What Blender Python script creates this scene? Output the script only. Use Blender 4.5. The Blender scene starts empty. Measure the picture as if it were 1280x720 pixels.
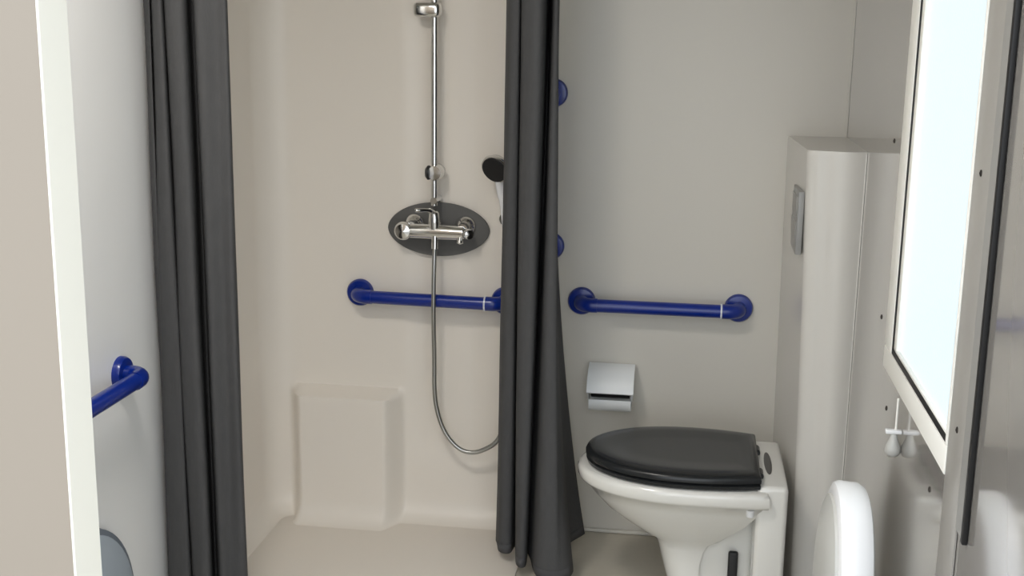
import bpy, bmesh, math, random
from mathutils import Vector, Matrix, noise
random.seed(7)
S = bpy.context.scene
COL = S.collection
PI = math.pi

# ---------------------------------------------------------------- camera
cam_d = bpy.data.cameras.new('camera'); cam = bpy.data.objects.new('camera', cam_d); COL.objects.link(cam)
cam_d.sensor_width = 36.0; cam_d.lens = 36.0 * 1503 / 1280; cam_d.clip_start = 0.02
R = Matrix(((0.98869, 0.14932, 0.01425), (-0.04499, 0.20661, 0.97739), (0.14300, -0.96696, 0.21098)))  # world -> camera
R = R.to_3x3()
y = Vector((232, 321, -1503)).normalized(); z = Vector((101, 6968, 1503)); z = (z - y * z.dot(y)).normalized(); x = y.cross(z)
W2C = Matrix((x, y, z)).transposed()      # columns are world axes in camera space
cam.matrix_world = Matrix.Translation((0, 0, 1.55)) @ W2C.transposed().to_4x4()
S.camera = cam

# ---------------------------------------------------------------- light and exposure
w = bpy.data.worlds.new('World'); S.world = w; w.use_nodes = True
bg = w.node_tree.nodes['Background']; bg.inputs[0].default_value = (0.90, 0.95, 1.0, 1); bg.inputs[1].default_value = 1.65
S.view_settings.view_transform = 'Standard'; S.view_settings.look = 'None'
S.view_settings.gamma = 1.0; S.view_settings.use_curve_mapping = False; S.view_settings.exposure = 0.62
FILL_W = 34.0          # added fill light on the ceiling, built with its fitting below
WINDOW_E = 0.60        # daylight coming through the frosted pane

# ---------------------------------------------------------------- materials
def srgb(r, g, b):
    f = lambda c: (c / 255 / 12.92) if c / 255 <= 0.04045 else ((c / 255 + 0.055) / 1.055) ** 2.4
    return (f(r), f(g), f(b), 1)
def mat(name, col, rough=0.5, metal=0.0, var=0.04, scale=6.0, bump=0.0, bscale=60.0, spec=0.5, coat=0.0, emit=None, stretch=(1, 1, 1), trans=0.0):
    m = bpy.data.materials.new(name); m.use_nodes = True; nt = m.node_tree; p = nt.nodes['Principled BSDF']
    p.inputs['Roughness'].default_value = rough; p.inputs['Metallic'].default_value = metal
    p.inputs['Specular IOR Level'].default_value = spec; p.inputs['Coat Weight'].default_value = coat
    p.inputs['Coat Roughness'].default_value = 0.08
    tc = nt.nodes.new('ShaderNodeTexCoord'); mp = nt.nodes.new('ShaderNodeMapping'); mp.inputs['Scale'].default_value = stretch
    nt.links.new(tc.outputs['Object'], mp.inputs[0])
    n = nt.nodes.new('ShaderNodeTexNoise'); n.inputs['Scale'].default_value = scale; n.inputs['Detail'].default_value = 3
    nt.links.new(mp.outputs[0], n.inputs['Vector'])
    mix = nt.nodes.new('ShaderNodeMix'); mix.data_type = 'RGBA'
    mix.inputs[6].default_value = tuple(c * (1 - var) for c in col[:3]) + (1,)
    mix.inputs[7].default_value = tuple(min(1, c * (1 + var)) for c in col[:3]) + (1,)
    nt.links.new(n.outputs['Fac'], mix.inputs[0]); nt.links.new(mix.outputs[2], p.inputs['Base Color'])
    if bump:
        n2 = nt.nodes.new('ShaderNodeTexNoise'); n2.inputs['Scale'].default_value = bscale; nt.links.new(mp.outputs[0], n2.inputs['Vector'])
        b = nt.nodes.new('ShaderNodeBump'); b.inputs['Strength'].default_value = bump; b.inputs['Distance'].default_value = 0.01
        nt.links.new(n2.outputs['Fac'], b.inputs['Height']); nt.links.new(b.outputs[0], p.inputs['Normal'])
    if emit:
        p.inputs['Emission Color'].default_value = emit[0]; p.inputs['Emission Strength'].default_value = emit[1]
    p.inputs['Transmission Weight'].default_value = trans
    return m
M = {}
M['wall'] = mat('wall_panel', srgb(210, 206, 197), 0.32, var=0.015, scale=1.5, bump=0.05, bscale=3)
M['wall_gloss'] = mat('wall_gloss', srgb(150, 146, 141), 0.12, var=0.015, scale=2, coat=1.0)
M['outer'] = mat('outer_cladding', srgb(152, 142, 130), 0.55, var=0.03, scale=2)
M['jamb'] = mat('jamb_white', srgb(245, 243, 232), 0.35, var=0.01)
M['wall_left'] = mat('wall_left_lit', srgb(244, 244, 243), 0.35, var=0.01, scale=1.5)  # whiter than the other walls: daylight falling on it is put into the colour
M['floor'] = mat('floor_vinyl', srgb(196, 190, 176), 0.4, var=0.05, scale=40)
M['ground'] = mat('paving', srgb(150, 146, 138), 0.8, var=0.1, scale=8, bump=0.3)
M['shower'] = mat('moulded_acrylic', srgb(236, 229, 219), 0.38, var=0.012, scale=1.5)
M['box'] = mat('box_panel', srgb(218, 215, 209), 0.25, var=0.012, scale=2)
M['curtain'] = mat('charcoal_cloth', srgb(76, 76, 77), 0.75, var=0.10, scale=60, bump=0.12, bscale=220, spec=0.25, stretch=(1, 1, 0.35))
M['hem'] = mat('charcoal_hem', srgb(70, 70, 72), 0.8, var=0.1, scale=60)
M['blue'] = mat('blue_nylon', (0.001, 0.020, 0.23, 1), 0.28, var=0.05, coat=0.2)
M['ring'] = mat('pale_ring', srgb(225, 228, 235), 0.3)
M['chrome'] = mat('chrome', (0.72, 0.72, 0.71, 1), 0.14, metal=1.0, var=0.01)
M['hose'] = mat('steel_hose', (0.42, 0.42, 0.40, 1), 0.3, metal=1.0, var=0.05)
M['plate'] = mat('grey_plate', srgb(92, 91, 89), 0.5, var=0.05, scale=8)
M['plate_mid'] = mat('mid_grey_plate', srgb(150, 150, 148), 0.35, var=0.03)
M['black'] = mat('black_rubber', srgb(20, 20, 22), 0.5, var=0.05)
M['lid'] = mat('charcoal_lid', srgb(32, 34, 36), 0.24, var=0.08, scale=5, spec=0.4)
M['ceramic'] = mat('ceramic', srgb(230, 229, 224), 0.12, var=0.01, coat=0.5)
M['white'] = mat('white_plastic', srgb(243, 244, 246), 0.25, var=0.01)
M['grey_white'] = mat('grey_white_plastic', srgb(192, 192, 188), 0.35, var=0.06, scale=9)
M['holder'] = mat('holder_white', srgb(240, 243, 244), 0.3, var=0.01)
M['steel'] = mat('brushed_steel', (0.40, 0.40, 0.39, 1), 0.35, metal=1.0, var=0.05)
M['frame'] = mat('window_frame', srgb(250, 249, 243), 0.5, var=0.01)
M['trim'] = mat('grey_trim', srgb(160, 157, 152), 0.3, var=0.02)
M['trim_dark'] = mat('grey_trim_dark', srgb(150, 149, 146), 0.35, var=0.02)
M['screw'] = mat('dark_screw', srgb(52, 47, 44), 0.4, metal=0.6)
M['bluegrey'] = mat('blue_grey_plastic', srgb(168, 178, 188), 0.3, var=0.08, scale=12)
M['bluegrey_rim'] = mat('blue_grey_rim', srgb(112, 120, 130), 0.35)
M['roll'] = mat('paper', srgb(240, 240, 238), 0.9)
M['pane'] = mat('frosted_pane', srgb(95, 108, 116), 0.3, var=0.02, bump=0.15, bscale=240, emit=((0.80, 0.94, 1.0, 1), WINDOW_E))
M['lamp'] = mat('fill_diffuser', (0.9, 0.9, 0.9, 1), 0.5, emit=((1.0, 0.96, 0.90, 1), FILL_W))

# ---------------------------------------------------------------- helpers
def tag(o, label=None, cat=None, group=None, kind=None):
    for k, v in (('label', label), ('category', cat), ('group', group), ('kind', kind)):
        if v: o[k] = v
    return o
def obj(name, bm, m, parent=None, smooth=None, **kw):
    me = bpy.data.meshes.new(name)
    bmesh.ops.recalc_face_normals(bm, faces=bm.faces)
    if smooth is not None:
        for f in bm.faces: f.smooth = True
        for e in bm.edges:
            if len(e.link_faces) == 2 and e.calc_face_angle(0) > math.radians(smooth): e.smooth = False
    bm.to_mesh(me); bm.free(); me.materials.append(M[m] if isinstance(m, str) else m)
    o = bpy.data.objects.new(name, me); COL.objects.link(o)
    if parent:
        o.parent = parent; o.matrix_parent_inverse = Matrix.Translation(-parent.location)
    return tag(o, **kw)
def thing(name, loc, label, cat, group=None):
    o = bpy.data.objects.new(name, None); COL.objects.link(o); o.location = loc; o.empty_display_size = 0.1
    return tag(o, label, cat, group)
def B(): return bmesh.new()
def box(bm, x0, x1, y0, y1, z0, z1, bev=0, seg=3):
    r = bmesh.ops.create_cube(bm, size=1)
    bmesh.ops.scale(bm, vec=(x1 - x0, y1 - y0, z1 - z0), verts=r['verts'])
    bmesh.ops.translate(bm, vec=((x0 + x1) / 2, (y0 + y1) / 2, (z0 + z1) / 2), verts=r['verts'])
    if bev:
        es = list({e for v in r['verts'] for e in v.link_edges})
        bmesh.ops.bevel(bm, geom=es, offset=bev, segments=seg, affect='EDGES', profile=0.5)
    return bm
def loft(bm, rings, cap=True, closed=True):
    rows = [[bm.verts.new(p) for p in r] for r in rings]
    n = len(rows[0])
    for a, b in zip(rows, rows[1:]):
        for i in range(n if closed else n - 1):
            j = (i + 1) % n
            bm.faces.new((a[i], a[j], b[j], b[i]))
    if cap: bm.faces.new(rows[0][::-1]); bm.faces.new(rows[-1])
    return bm
def tube(bm, pts, r, n=16, cap=True):
    pts = [Vector(p) for p in pts]; rings = []
    t0 = (pts[1] - pts[0]).normalized(); u = t0.orthogonal().normalized()
    for i, p in enumerate(pts):
        t = (pts[min(i + 1, len(pts) - 1)] - pts[max(i - 1, 0)]).normalized()
        u = (u - t * u.dot(t)).normalized(); v = t.cross(u)
        rr = r[i] if isinstance(r, (list, tuple)) else r
        rings.append([p + (u * math.cos(2 * PI * k / n) + v * math.sin(2 * PI * k / n)) * rr for k in range(n)])
    return loft(bm, rings, cap)
def lathe(bm, c, axis, prof, n=32):
    """prof: (distance along axis, radius)"""
    c = Vector(c); a = Vector(axis).normalized()
    return tube(bm, [c + a * (h + 1e-6 * i) for i, (h, r) in enumerate(prof)], [max(r, 1e-4) for h, r in prof], n) if False else loft(bm, _lr(c, a, prof, n))
def _lr(c, a, prof, n):
    u = a.orthogonal().normalized(); v = a.cross(u)
    return [[c + a * h + (u * math.cos(2 * PI * k / n) + v * math.sin(2 * PI * k / n)) * max(r, 2e-4) for k in range(n)] for h, r in prof]
def catmull(pts, k=8):
    pts = [Vector(p) for p in pts]; P = [pts[0] * 2 - pts[1]] + pts + [pts[-1] * 2 - pts[-2]]; out = []
    for i in range(1, len(P) - 2):
        a, b, c, d = P[i - 1:i + 3]
        for s in range(k):
            t = s / k
            out.append(0.5 * ((2 * b) + (c - a) * t + (2 * a - 5 * b + 4 * c - d) * t * t + (3 * b - a - 3 * c + d) * t ** 3))
    return out + [pts[-1]]
def sst(a, b, v):
    t = max(0, min(1, (v - a) / (b - a))); return t * t * (3 - 2 * t)

XL, XR, YB, YF, ZC = -1.31, 0.436, 3.56, 1.27, 2.25
# ---------------------------------------------------------------- setting
st = dict(kind='structure')
obj('ground', box(B(), -6, 6, -6, 1.20, -0.25, -0.12), 'ground', **st)
obj('floor', box(B(), XL - .06, XR + .06, 1.20, YB + .06, -0.12, 0), 'floor', **st)
obj('ceiling', box(B(), XL - .06, XR + .06, 1.20, YB + .06, ZC, ZC + .06), 'wall', **st)
obj('wall_back', box(B(), XL, XR, YB, YB + .06, 0, ZC), 'wall', **st)
obj('wall_left', box(B(), XL - .06, XL, 1.27, YB + .06, 0, ZC), 'wall_left', **st)
# right wall with the window opening
WY0, WY1, WZ0, WZ1 = 1.945, 2.612, 0.845, 1.86
b = B()
box(b, XR, XR + .06, WY1 - .02, YB + .06, 0, ZC); box(b, XR, XR + .06, 1.27, WY0 - .02, 0, ZC)
box(b, XR, XR + .06, WY0 - .02, WY1 - .02, 0, WZ0 + .02); box(b, XR, XR + .06, WY0 - .02, WY1 - .02, WZ1 - .02, ZC)
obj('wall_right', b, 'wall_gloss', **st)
# front wall: outer cladding left of the doorway, lintel, and the bright reveal
JX = -0.689
b = B(); box(b, -2.6, JX - .002, 1.212, 1.27, -.12, ZC + .1); obj('wall_front', b, 'outer', **st)
b = B(); box(b, JX - .002, XR + .06, 1.20, 1.27, 2.08, ZC + .1); box(b, XR + .03, 1.6, 1.20, 1.27, -.12, ZC + .1); obj('wall_front_right', b, 'outer', **st)
obj('door_frame', box(B(), JX - .002, JX + .001, 1.211, 1.272, 0, 2.08, .0008, 1), 'jamb', **st)
# baseboard cove along the back wall
obj('baseboard_back', box(B(), -.44, XR - .155, YB - .012, YB - .001, 0.001, 0.012, .003), 'wall', **st)
# corner bead right/back
obj('trim_1', box(B(), XR - .006, XR - .0005, YB - .006, YB - .0005, 1.262, ZC), 'wall', **st)

# ---------------------------------------------------------------- window
wn = tag(bpy.data.objects.new('window_1', None), kind='structure'); COL.objects.link(wn); wn.location = (XR, 2.28, WZ0)
fx0, fx1 = XR - .006, XR + .05
def bar(y0, y1, z0, z1): return box(B(), fx0, fx1, y0, y1, z0, z1, .004, 2)
FW = .085
for a in ((WY0, WY1, WZ0, WZ0 + .05), (WY0, WY1, WZ1 - .05, WZ1), (WY1 - FW, WY1, WZ0 + .05, WZ1 - .05), (WY0, WY0 + .012, WZ0 + .05, WZ1 - .05)):
    obj('frame_bar', bar(*a), 'frame', wn, 40)
iy0, iy1, iz0, iz1 = WY0 + .012, WY1 - FW, WZ0 + .05, WZ1 - .05
gk = .011
for a in ((iy0, iy1, iz0, iz0 + gk), (iy0, iy1, iz1 - gk, iz1), (iy1 - gk, iy1, iz0, iz1)):
    obj('gasket', box(B(), XR - .004, XR + .03, *a, .002, 2), 'black', wn, 40, label='black rubber gasket')
# pale glazing bead inside the gasket, and the pane
for a in ((iy0, iy1 - gk, iz0 + gk, iz0 + gk + .006), (iy1 - gk - .028, iy1 - gk, iz0 + gk, iz1 - gk)):
    obj('glazing_bead', box(B(), XR - .002, XR + .02, *a, .002, 2), 'frame', wn, 40)
obj('pane', box(B(), XR + .006, XR + .012, iy0, iy1 - gk, iz0 + gk, iz1 - gk), 'pane', wn, label='frosted glass pane bright with daylight')

# ---------------------------------------------------------------- grey post beside window with black seal
t2 = tag(bpy.data.objects.new('trim_2', None), kind='structure'); COL.objects.link(t2); t2.location = (XR, 1.86, .8)
obj('cover_strip', box(B(), XR - .004, XR - .0005, 1.835, 1.944, .01, ZC - .01, .003, 2), 'trim', t2, 40)
obj('seal_channel', box(B(), XR - .005, XR - .0005, 1.782, 1.835, .80, ZC - .01, .001, 1), 'trim_dark', t2, 40)
obj('seal', box(B(), XR - .009, XR - .0005, 1.768, 1.781, .80, ZC - .01, .002, 2), 'black', t2, 40, label='black rubber seal strip')
def screw(Y, Z, parent, X):
    o = obj('screw', lathe(B(), (X, Y, Z), (-1, 0, 0), [(0, .0001), (0, .0055), (.0015, .005), (.0025, .002), (.0015, .0015)], 12), 'screw', parent, 30)
screw(1.892, 1.347, t2, XR - .004); screw(1.886, .943, t2, XR - .004); screw(1.888, 1.75, t2, XR - .004)
wr = bpy.data.objects['wall_right']
for Y, Z in ((2.732, 1.322), (2.712, .931), (2.555, .767), (2.063, .775), (2.74, 1.72)): screw(Y, Z, wr, XR)

# ---------------------------------------------------------------- boxed-in cistern
BX0, BY, BT = .284, 3.12, 1.255
ch = thing('cistern_housing', (.36, 3.34, 0), 'tall off-white boxed-in cistern column in the right back corner behind the toilet', 'cistern box')
def column_ring(z, x0):
    r = .045; pts = [(.271 + .016 * (1 - z / BT), YB - .002, z)]
    for k in range(9):
        a = PI + k / 8 * PI / 2
        pts.append((x0 + r + math.cos(a) * r, BY + r * .6 + math.sin(a) * r * .6, z))
    for k in range(1, 9):
        u = k / 8; pts.append((x0 + r + (XR - .0012 - x0 - r) * u, BY - .012 * math.sin(PI * u), z))
    pts.append((XR - .0012, YB - .002, z)); return pts
b = loft(B(), [column_ring(z, x0) for z, x0 in ((0, .322), (.3, .316), (.9, .300), (BT - .006, .289)) ])
obj('body', b, 'box', ch, 35)
obj('top_cap', loft(B(), [[(p[0] + o, p[1] + o * .5, z) for p in column_ring(BT, .289)] for z, o in ((BT - .006, .0), (BT + .004, .001))]), 'box', ch, 35)
b = box(B(), .276, .292, 3.15, 3.31, .985, 1.150, .003, 2)
fp = obj('flush_plate', b, 'plate_mid', ch, 40, label='grey flush plate')
fp.location = (0, 0, 0)
for zz in (1.02, 1.085):
    obj('button', box(B(), .2735, .280, 3.165, 3.295, zz, zz + .05, .002, 2), 'trim_dark', fp, 40).matrix_parent_inverse = Matrix.Identity(4)

obj('trim_3', box(B(), XR - .005, XR - .0006, BY - .0012, BY + .012, .002, BT), 'box', None, 40, kind='structure')

# ---------------------------------------------------------------- moulded shower surround (heightfield swept round the left corner)
SR = .10; XS0, XS1 = XL + .006, -.47; YS = YB - .012; Y0 = 2.84
def path(s):                                             # s runs along left wall, round the corner, along the back
    L1 = YS - SR - Y0; A = SR * PI / 2; L2 = XS1 - XS0 - SR
    if s <= L1: return Vector((XS0, Y0 + s)), Vector((1, 0))
    if s <= L1 + A:
        a = (s - L1) / SR; return Vector((XS0 + SR - math.cos(a) * SR, YS - SR + math.sin(a) * SR)), Vector((math.cos(a), -math.sin(a)))
    return Vector((XS0 + SR + s - L1 - A, YS)), Vector((0, -1))
LT = (YS - SR - Y0) + SR * PI / 2 + (XS1 - XS0 - SR)
NS, NZ = 300, 170
def disp(px, py, z, nb):
    d = 0
    # seat block standing out of the back wall, next to the corner
    e = .035
    zz = .445 + .0 * px
    inx = sst(-1.24, -1.18, px) * (1 - sst(-.915, -.858, px))
    inz = 1 - sst(.412, .438, z)
    if nb > .0: d += .074 * inx * inz * nb
    # hollow vertical recess behind the shower rail
    if nb > .5: d -= .0 ; d += -.010 * sst(-.87, -.80, px) * (1 - sst(-.65, -.575, px)) * sst(.18, .28, z)
    # cove to the tray
    if z < .07: d += .07 - math.sqrt(max(0, .07 ** 2 - (.07 - z) ** 2))
    return d
rows = []
for j in range(NZ + 1):
    z = .007 + (ZC - .15) * (j / NZ) ** 1.6
    row = []
    for i in range(NS + 1):
        p, n = path(LT * i / NS); nb = max(0, -n.y)
        q = p + n * disp(p.x, p.y, z - .007 if z - .007 < .07 else z, nb if nb > .3 else 0)
        row.append((q.x, min(q.y, YB - .001), z))
    rows.append(row)
b = loft(B(), rows, cap=False, closed=False)
sh = thing('shower_surround', (-.88, YS, 0), 'cream moulded shower wall lining with a raised block at its foot, behind the mixer', 'shower wall')
o = obj('lining', b, 'shower', sh, 50)
tr = B(); box(tr, XS0, XS1 + .02, 2.70, YS, .001, .008, .003, 2)
obj('tray', tr, 'shower', sh, 40)
obj('drain', lathe(B(), (-.80, 3.0, .008), (0, 0, 1), [(0, .0001), (0, .045), (.002, .043), (.003, .03), (.003, .0001)], 32), 'chrome', sh, 30)
obj('edge_strip', box(B(), XS1 - .002, XS1 + .012, YS - .002, YB - .001, .01, ZC - .12, .003, 2), 'shower', sh, 40)

# ---------------------------------------------------------------- grab rails
def grab_rail(p0, p1, out, label, ring=True, ring_at=1, group='blue grab rails'):
    """p0,p1: flange centres on the wall; out: wall normal"""
    p0, p1, out = Vector(p0), Vector(p1), Vector(out); t = thing('grab_rail', (p0 + p1) / 2, label, 'grab rail', group)
    d = (p1 - p0).normalized(); off = .062
    for p in (p0, p1):
        obj('flange', lathe(B(), p, out, [(0, .0001), (0, .042), (.010, .042), (.017, .038), (.019, .024), (.019, .0001)], 40), 'blue', t, 30)
    for p, s in ((p0, 1), (p1, -1)):
        pts = [p + out * .012]
        for k in range(9):
            a = k / 8 * PI / 2; r = .034
            pts.append(p + out * (off - r + math.sin(a) * r) + d * s * (r - math.cos(a) * r))
        pts.append(p + out * off + d * s * .052)
        obj('elbow', tube(B(), pts, .0218, 20), 'blue', t, 40)
    obj('bar', tube(B(), [p0 + out * off + d * .045, p1 + out * off - d * .045], .0198, 24), 'blue', t, 40)
    if ring:
        c = (p1 - d * .052 if ring_at else p0 + d * .052) + out * off
        obj('ring', tube(B(), [c - d * .0025, c + d * .0025], .0226, 24), 'ring', t, 40, label='thin pale joint ring')
    return t
YW = YB - .0005
grab_rail((-1.0, YS - .001, .742), (-.545, YS - .001, .737), (0, -1, 0), 'blue horizontal grab rail on the shower wall, crossed by the shower hose')
grab_rail((-.311, YW, .745), (.158, YW, .745), (0, -1, 0), 'blue horizontal grab rail on the wall above the toilet paper holder')
grab_rail((-.410, YW, .910), (-.410, YW, 1.367), (0, -1, 0), 'blue upright grab rail mostly hidden behind the right shower curtain', ring=False)
grab_rail((XL, 2.56, .742), (XL, 2.03, .742), (1, 0, 0), 'blue grab rail on the left wall, beside the left shower curtain', ring=False)

# ---------------------------------------------------------------- shower fittings
PX, PY = -.754, 3.49
sr = thing('shower_riser_rail', (PX, PY, 1.05), 'slim chrome shower riser rail above the grey mixer plate', 'shower rail')
obj('pole', tube(B(), [(PX, PY, 1.03), (PX, PY, 1.99)], .0105, 20), 'chrome', sr, 40)
b = box(B(), -.814, -.734, 3.465, 3.515, 1.578, 1.621, .014, 4); obj('bracket', b, 'chrome', sr, 40)
b = lathe(B(), (-.775, 3.51, 1.602), (0, 1, 0), [(0, .0001), (0, .012), (.036, .012), (.038, .02), (YS - 3.51, .02), (YS - 3.51, .0001)], 20); obj('bracket_arm', b, 'chrome', sr, 40)
b = lathe(B(), (PX + .006, PY - .03, 1.13), (0, 1, 0), [(-.002, .0001), (0, .020), (.012, .024), (.05, .024), (.058, .018), (.06, .0001)], 28); sl = obj('slider', b, 'chrome', sr, 40)
b = lathe(B(), (PX - .010, PY - .018, 1.13), (-1, 0, 0), [(-.004, .0001), (0, .021), (.006, .0215), (.012, .014), (.013, .0001)], 24); obj('knob', b, 'black', sl, 40).matrix_parent_inverse = Matrix.Identity(4)
b = lathe(B(), (PX, PY, 1.045), (0, 1, 0), [(-.012, .0001), (-.012, .010), (0, .012), (YS - PY, .012), (YS - PY, .0001)], 20); obj('wall_foot', b, 'chrome', sr, 40)

# mixer: grey lozenge plate, horizontal chrome body
mx = thing('shower_mixer', (-.75, YS, .95), 'chrome shower mixer tap on a dark grey oval wall plate', 'shower mixer')
ring = []
for k in range(64):
    a = 2 * PI * k / 64; c, s = math.cos(a), math.sin(a)
    ring.append((.158 * math.copysign(abs(c) ** 1.0, c), .083 * math.copysign(abs(s) ** 1.08, s)))
b = loft(B(), [[(-.752 + u * k, YS - dd, .950 + v * k) for u, v in ring] for dd, k in ((.0, .99), (.006, 1.0), (.010, .985))]); obj('backplate', b, 'plate', mx, 30, label='dark grey oval plate')
MZ = .952; MY = 3.485
obj('body', tube(B(), [(-.835, MY, MZ), (-.83, MY, MZ), (-.78, MY, MZ), (-.72, MY, MZ - .001), (-.665, MY, MZ - .002), (-.66, MY, MZ - .002)], [.015, .022, .023, .023, .021, .015], 24), 'chrome', mx, 40)
for xx, zz in ((-.826, MZ + .012), (-.668, MZ + .010)):
    b = lathe(B(), (xx, YS - .010, zz), (0, -1, 0), [(0, .0001), (0, .033), (.008, .031), (.018, .018), (.055, .016), (.055, .0001)], 28); obj('wall_union', b, 'chrome', mx, 40)
b = lathe(B(), (-.846, MY - .004, MZ), (0, -1, 0), [(-.025, .0001), (-.024, .020), (-.005, .028), (.008, .028), (.018, .022), (.024, .0001)], 24); obj('end_cap', b, 'chrome', mx, 40)
b = lathe(B(), (-.650, MY - .008, MZ - .002), (0.6, -1, 0), [(-.02, .0001), (-.02, .015), (.004, .018), (.016, .014), (.020, .0001)], 24); obj('diverter', b, 'chrome', mx, 40)
b = lathe(B(), (-.672, MY - .014, MZ - .024), (0, -.3, -1), [(-.012, .0001), (-.012, .008), (.006, .011), (.010, .0001)], 16); obj('plug', b, 'chrome', mx, 40)
b = tube(B(), [(-.752, MY, MZ), (-.752, MY - .004, MZ + .03), (-.752, MY - .008, MZ + .058), (-.752, MY - .01, MZ + .064)], [.021, .019, .015, .008], 22); obj('cartridge', b, 'chrome', mx, 40)
b = tube(B(), catmull([(-.752, MY - .012, MZ + .058), (-.765, MY - .030, MZ + .068), (-.785, MY - .048, MZ + .070), (-.800, MY - .055, MZ + .070)], 5), [.008] * 5 + [.006] * 10 + [.004], 14); obj('lever', b, 'chrome', mx, 40)
obj('hose_outlet', tube(B(), [(-.749, MY - .01, MZ - .01), (-.749, MY - .012, MZ - .05)], .011, 18), 'chrome', mx, 40)

# handset and hose
hs = thing('hand_shower', (-.54, 3.44, 1.06), 'chrome hand shower with a dark round face at the edge of the right curtain', 'shower head')
fd = Vector((-.34, -.80, -.42)).normalized(); hc = Vector((-.562, 3.42, 1.150))
obj('head', lathe(B(), hc - fd * .012, fd, [(-.026, .0001), (-.024, .018), (-.012, .037), (.004, .044), (.012, .043), (.012, .0001)], 32), 'chrome', hs, 40)
obj('spray_face', lathe(B(), hc, fd, [(-.002, .0001), (0, .0395), (.004, .0385), (.006, .03), (.006, .0001)], 32), 'black', hs, 40, label='dark spray face')
obj('handle', tube(B(), catmull([hc - fd * .014 + Vector((.004, 0, -.01)), (-.549, 3.452, 1.10), (-.540, 3.46, 1.04), (-.531, 3.463, .965)], 6), [.0135] * 10 + [.011] * 9, 18), 'white', hs, 40, label='pale chrome handle')
obj('holder', tube(B(), [(-.536, 3.462, 1.0), (-.522, 3.50, 1.0), (-.515, YS, 1.0)], [.019, .013, .018], 18), 'chrome', hs, 40)
hp = [(-.749, MY - .012, MZ - .046), (-.7485, 3.462, .86), (-.749, 3.456, .76), (-.749, 3.456, .683), (-.7495, 3.47, .56), (-.749, 3.47, .470), (-.743, 3.47, .41), (-.726, 3.47, .350), (-.700, 3.47, .305), (-.664, 3.47, .274), (-.625, 3.47, .268), (-.585, 3.47, .284), (-.552, 3.47, .312), (-.530, 3.47, .37), (-.522, 3.47, .46), (-.521, 3.468, .70), (-.527, 3.463, .90), (-.531, 3.463, .968)]
pts = catmull(hp, 10)
b = tube(B(), pts, .0064, 12)
obj('shower_hose', b, 'hose', None, 50, label='flexible steel shower hose hanging in a loop from the mixer', cat='hose')
b = B()
def resample(pts, st):
    out = [pts[0]]; acc = 0
    for a, c in zip(pts, pts[1:]):
        L = (c - a).length
        if L < 1e-7: continue
        while acc + L >= st:
            t = (st - acc) / L; a = a + (c - a) * t; out.append(a); L = (c - a).length; acc = 0
            if L < 1e-7: break
        acc += L
    return out
rp = resample(pts, .0052)
for i in range(1, len(rp) - 1):
    t = (rp[i + 1] - rp[i - 1]).normalized(); tube(b, [rp[i] - t * .0012, rp[i] + t * .0012], .0073, 10)
obj('rib', b, 'hose', bpy.data.objects['shower_hose'], 60, kind='stuff')

# ---------------------------------------------------------------- toilet paper holder
tp = thing('toilet_paper_holder', (-.21, YB, .42), 'white toilet paper holder with sloping flap on the wall behind the toilet', 'paper holder')
x0, x1 = -.281, -.141
b = box(B(), x0 + .008, x1 - .008, YB - .014, YB - .0005, .455, .552, .004, 2); obj('backplate', b, 'holder', tp, 40)
prof = [(YB - .012, .556), (YB - .035, .554), (YB - .060, .545), (YB - .083, .528), (YB - .098, .508), (YB - .106, .487)]
b = loft(B(), [[(xx, yy, zz) for yy, zz in prof] + [(xx, yy + .003, zz - .003) for yy, zz in prof[::-1]] for xx in (x0, x1)]); obj('flap', b, 'holder', tp, 40)
for xx in (x0 + .003, x1 - .006):
    pr = prof + [(YB - .085, .462), (YB - .04, .452), (YB - .012, .458)]
    b = loft(B(), [[(q, yy + .004, zz - .004) for yy, zz in pr] for q in (xx, xx + .003)]); obj('side_cheek', b, 'holder', tp, 40)
b = loft(B(), [[(xx, YB - .062 + .042 * math.cos(a), .463 + .042 * math.sin(a)) for a in [PI * (0.98 + .95 * k / 12) for k in range(13)]] + [(xx, YB - .062 + .039 * math.cos(a), .463 + .039 * math.sin(a)) for a in [PI * (0.98 + .95 * k / 12) for k in range(13)]][::-1] for xx in (x0 + .007, x1 - .007)]); obj('tray', b, 'holder', tp, 40)
b = lathe(B(), (x0 + .012, YB - .055, .488), (1, 0, 0), [(0, .0001), (0, .028), (x1 - x0 - .024, .028), (x1 - x0 - .024, .0001)], 28); obj('dark_core', b, 'black', tp, 40)

# ---------------------------------------------------------------- toilet
TC = 3.135; RZ = .400
to = thing('toilet', (0, TC, 0), 'white ceramic toilet side-on below the paper holder, with a charcoal lid', 'toilet')
def dshape(xf, xb, hw, z, n=48, taper=.94, pw=2.15, yc=TC):
    """D outline: rounded towards -X, squared at +X"""
    xm = xf + (xb - xf) * .60; pts = []
    for k in range(n // 2 + 1):
        a = PI / 2 + PI * k / (n // 2); c, s = math.cos(a), math.sin(a)
        pts.append((xm - (xm - xf) * abs(c) ** (2 / pw), yc + hw * math.copysign(abs(s) ** (2 / pw), s), z))
    m = n // 4
    for k in range(1, m + 1):
        u = k / m; pts.append((xm + (xb - xm) * u, yc - hw * (1 - (1 - taper) * u * u), z))
    for k in range(m + 1):
        u = 1 - k / m; 
        if k == m: break
        pts.append((xm + (xb - xm) * u, yc + hw * (1 - (1 - taper) * u * u), z))
    return pts
HW = .205
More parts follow.
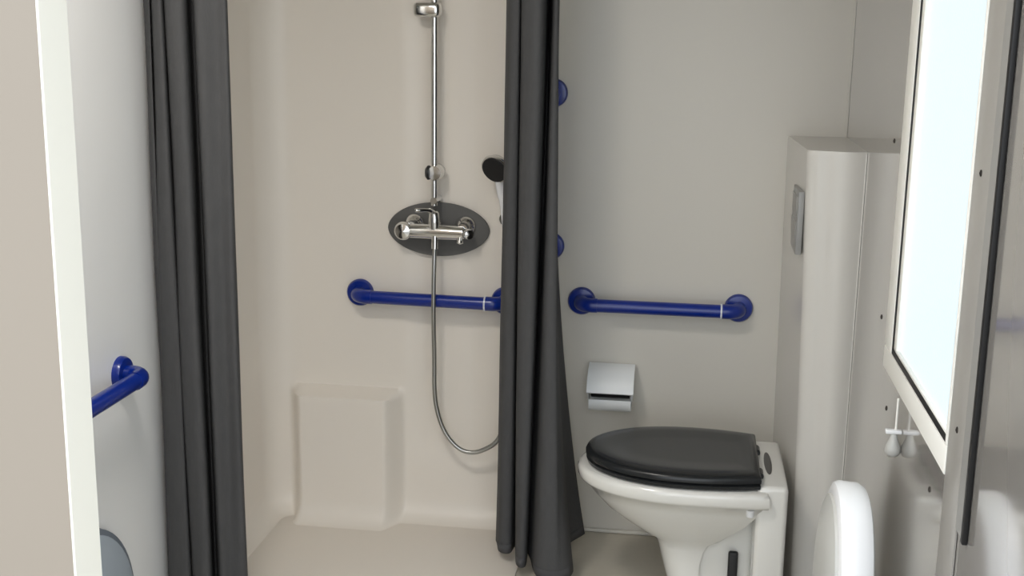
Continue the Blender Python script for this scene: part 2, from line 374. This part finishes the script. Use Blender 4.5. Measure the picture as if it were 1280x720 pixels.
rings = [dshape(*a) for a in (
    (-.258, .226, HW - .015, RZ - .002), (-.268, .232, HW - .003, RZ - .006), (-.272, .236, HW, RZ - .016), (-.270, .236, HW, RZ - .034),
    (-.264, .234, HW - .004, RZ - .042), (-.252, .222, HW - .022, RZ - .048), (-.228, .205, HW - .038, RZ - .080),
    (-.192, .178, HW - .060, RZ - .118), (-.145, .145, HW - .085, RZ - .152), (-.098, .115, HW - .105, RZ - .182),
    (-.060, .092, HW - .122, RZ - .200), (-.046, .078, HW - .128, RZ - .222), (-.036, .070, HW - .130, RZ - .26), (-.022, .068, HW - .128, RZ - .31), (-.010, .068, HW - .120, RZ - .36), (-.008, .07, HW - .112, .0))]
rings = rings[::-1]
b = loft(B(), rings); obj('bowl', b, 'ceramic', to, 55)
b = box(B(), .205, .284, TC - .168, TC + .20, .0, .412, .014, 4); obj('back_block', b, 'ceramic', to, 40)
b = box(B(), .03, .21, TC - .055, TC + .12, .0, .36, .02, 4); obj('rear_skirt', b, 'ceramic', to, 40)
b = box(B(), .145, .171, TC - .082, TC - .066, .0, .188, .006, 3); obj('slot_cover', b, 'black', to, 40, label='narrow black upright slot')
b = loft(B(), [[(.240 + rx * math.cos(a), TC + .01 + ry * math.sin(a), zz) for a in [2 * PI * k / 32 for k in range(32)]] for zz, rx, ry in ((.4, .010, .085), (.4135, .010, .085), (.4145, .008, .08))]); obj('dark_oval', b, 'plate', to, 40, label='dark narrow oval')  # dark narrow oval on top of the back block
b = lathe(B(), (.19, TC - HW * .9 + .015, RZ - .062), (0, 0, -1), [(-.01, .0001), (-.01, .011), (.008, .010), (.012, .0001)], 16); obj('fixing_nut', b, 'white', to, 40)
# lid
def lidring(g, z): return dshape(-.252 + g, .214 - g * .5, HW - .003 - g, z, taper=.86, pw=2.1, yc=TC + .004)
b = loft(B(), [lidring(g, z) for g, z in ((.012, RZ + .001), (.004, RZ + .003), (.002, RZ + .012), (.008, RZ + .017))]); obj('seat', b, 'lid', to, 40, label='charcoal seat ring')
rr = [(.008, RZ + .0175), (.001, RZ + .020), (.0, RZ + .028), (.004, RZ + .035), (.014, RZ + .040), (.030, RZ + .0425), (.055, RZ + .042), (.085, RZ + .0395), (.12, RZ + .0385)]
b = loft(B(), [lidring(g, z) for g, z in rr]); ld = obj('lid', b, 'lid', to, 40, label='glossy charcoal toilet lid')
for yy in (TC - .09, TC + .09):
    obj('hinge', tube(B(), [(.213, yy - .02, RZ + .018), (.213, yy + .02, RZ + .018)], .010, 16), 'lid', to, 40)

# ---------------------------------------------------------------- white oval fold-up seat by the right wall
ws = thing('fold_up_seat', (XR, 2.14, .40), 'white oval fold-up plastic seat, folded upright against the right wall below the window', 'fold-up seat')
def oval(X, k, n=56, cy=2.125, cz=.532, ry=.158, rz=.215, pw=2.25):
    out = []
    for i in range(n):
        a = 2 * PI * i / n; c, s = math.cos(a), math.sin(a)
        out.append((X, cy + (ry - k) * math.copysign(abs(c) ** (2 / pw), c), cz + (rz - k) * math.copysign(abs(s) ** (2 / pw), s)))
    return out
b = loft(B(), [oval(*a) for a in ((.284, .022), (.2845, .012), (.288, .004), (.297, .0), (.330, .002), (.342, .010), (.346, .022), (.344, .034), (.334, .050), (.330, .075), (.334, .12))])
obj('shell', b, 'white', ws, 35)
b = loft(B(), [oval(*a) for a in ((.286, .023), (.279, .025), (.272, .040), (.265, .075), (.262, .12))]); obj('underside_panel', b, 'grey_white', ws, 40, label='grey-white domed underside')
for yy in (2.07, 2.23):
    obj('bracket', box(B(), .332, XR - .001, yy - .018, yy + .018, .43, .46, .004, 2), 'steel', ws, 40)
obj('wall_plate', box(B(), XR - .010, XR - .0005, 2.03, 2.27, .40, .49, .003, 2), 'steel', ws, 40)

# grey rounded thing low on the left wall
gs = thing('round_wall_seat', (XL, 2.3, .26), 'blue-grey round-edged plastic seat folded low against the left wall', 'fold-up seat')
def disc(X, r): return [(X, 2.28 + r * math.cos(2 * PI * i / 56), .20 + r * math.sin(2 * PI * i / 56)) for i in range(56)]
b = loft(B(), [disc(*a) for a in ((XL + .001, .245), (XL + .018, .252), (XL + .024, .250), (XL + .028, .240))]); obj('rim', b, 'bluegrey_rim', gs, 35, label='darker rim')
b = loft(B(), [disc(*a) for a in ((XL + .027, .238), (XL + .031, .235), (XL + .036, .21), (XL + .038, .12))]); obj('shell', b, 'bluegrey', gs, 35)

# ---------------------------------------------------------------- cord pull below the window
cp = thing('cord_pull', (.42, 2.36, .78), 'small white cord pull with toggle hanging below the window corner', 'cord pull')
obj('cord', tube(B(), [(.424, 2.36, .848), (.424, 2.36, .775)], .0022, 10), 'frame', cp, 40)
obj('hook_bar', box(B(), .404, XR - .0005, 2.352, 2.366, .776, .784, .002, 2), 'white', cp, 40)
obj('toggle', lathe(B(), (.421, 2.358, .776), (0, 0, -1), [(0, .0001), (0, .006), (.010, .008), (.028, .015), (.038, .0155), (.046, .010), (.049, .0001)], 20), 'grey_white', cp, 40)

# ---------------------------------------------------------------- curtains
def curtain(top, bot, zt, zb, ztop, zbot, power, label, edge=99):
    t = thing('shower_curtain', (sum(p[0] for p in top) / len(top), sum(p[1] for p in top) / len(top), 0), label, 'curtain', 'charcoal shower curtains')
    T = catmull([(p[0], p[1], 0) for p in top], 8); Bt = catmull([(p[0], p[1], 0) for p in bot], 8)
    nz = 70; rows = []
    for j in range(nz + 1):
        zz = zbot + (ztop - zbot) * j / nz
        u = (zt - zz) / (zt - zb); u = max(u, -.5); uu = math.copysign(abs(u) ** power, u) if u > 0 else u * .3
        row = []
        for i, (a, c) in enumerate(zip(T, Bt)):
            p = a + (c - a) * (uu if i < 8 * edge else (u ** 2.5 if u > 0 else 0))
            wob = noise.noise(Vector((i * .12, zz * 1.6, 3.1))) * .006
            row.append((p.x + wob * .4, p.y + wob, zz))
        rows.append(row)
    o = obj('cloth', loft(B(), rows, cap=False, closed=False), 'curtain', t, 180)
    m = o.modifiers.new('thickness', 'SOLIDIFY'); m.thickness = .0016
    hr = []
    for j in (0, 1):
        zz = zbot + .028 * j; k = (zz - zbot) / ((ztop - zbot) / nz)
        f = [Vector(rows[0][i]).lerp(Vector(rows[1][i]), k) for i in range(len(T))]
        hr.append([(p.x, p.y - .0022, p.z - .0005) for p in f])
    o = obj('hem', loft(B(), hr, cap=False, closed=False), 'hem', t, 180)
    m = o.modifiers.new('thickness', 'SOLIDIFY'); m.thickness = .001
    return t
RT = [(-0.513, 3.30), (-0.490, 3.18), (-0.461, 3.165), (-0.458, 3.19), (-0.440, 3.13), (-0.392, 3.12), (-0.397, 3.26), (-0.386, 3.26), (-0.370, 3.16), (-0.356, 3.17), (-0.372, 3.27), (-0.382, 3.36), (-0.395, 3.45)]
RB = [(-0.531, 3.34), (-0.510, 3.27), (-0.478, 3.26), (-0.468, 3.31), (-0.448, 3.19), (-0.421, 3.18), (-0.427, 3.27), (-0.412, 3.23), (-0.376, 3.12), (-0.312, 3.11), (-0.282, 3.17), (-0.316, 3.33), (-0.272, 3.44)]
curtain(RT, RB, 1.62, .04, 2.06, .042, 1.35, 'charcoal shower curtain bunched between the shower and the toilet', edge=9)
LTt = [(-1.300, 2.80), (-1.290, 2.735), (-1.256, 2.70), (-1.283, 2.76), (-1.246, 2.695), (-1.221, 2.69), (-1.248, 2.76), (-1.211, 2.685), (-1.166, 2.68), (-1.200, 2.80), (-1.188, 2.80), (-1.144, 2.69), (-1.10, 2.70), (-1.073, 2.71), (-1.110, 2.80)]
LBt = [(-1.303, 2.80), (-1.298, 2.75), (-1.281, 2.72), (-1.300, 2.75), (-1.271, 2.70), (-1.217, 2.69), (-1.247, 2.77), (-1.205, 2.685), (-1.158, 2.68), (-1.199, 2.80), (-1.188, 2.80), (-1.137, 2.69), (-1.11, 2.70), (-1.074, 2.71), (-1.112, 2.80)]
curtain(LTt, LBt, 1.62, .20, 2.06, .045, 1.0, 'charcoal shower curtain hanging in long folds against the left wall')
cr = thing('curtain_rail', (-.9, 2.72, 2.09), 'slim metal curtain rail bent round the shower, above both charcoal curtains', 'curtain rail')
rp = [(XL + .001, 2.72, 2.075), (-.60, 2.72, 2.075)] + [(-.60 + .17 * math.sin(a), 2.89 - .17 * math.cos(a), 2.075) for a in [PI / 2 * k / 8 for k in range(1, 9)]] + [(-.43, YB - .001, 2.075)]
obj('rail', tube(B(), rp, .012, 16), 'chrome', cr, 40)
for px, py in [(-1.28 + .038 * k, 2.72) for k in range(6)] + [(-.43, 3.14 + .05 * k) for k in range(7)]:
    b = B(); c = Vector((px, py, 2.066)); ax = Vector((1, 0, 0)) if py == 2.72 else Vector((0, 1, 0)); sd = Vector((0, 0, 1)).cross(ax)
    tube(b, [c + (sd * math.cos(a) + Vector((0, 0, 1)) * math.sin(a)) * .023 for a in [2 * PI * k / 16 for k in range(17)]], .0025, 8)
    obj('ring', b, 'chrome', cr, 60)

# ---------------------------------------------------------------- fill lamp, added out of view to brighten the room and left wall
lp = thing('fill_lamp', (-.80, 1.8, ZC), 'flat square fill lamp added out of view on the ceiling, towards the left wall', 'lamp')
obj('housing', box(B(), -.97, -.63, 1.63, 1.97, ZC - .035, ZC - .0005, .008, 2), 'white', lp, 40)
obj('diffuser', box(B(), -.95, -.65, 1.65, 1.95, ZC - .048, ZC - .034, .006, 2), 'lamp', lp, 40)
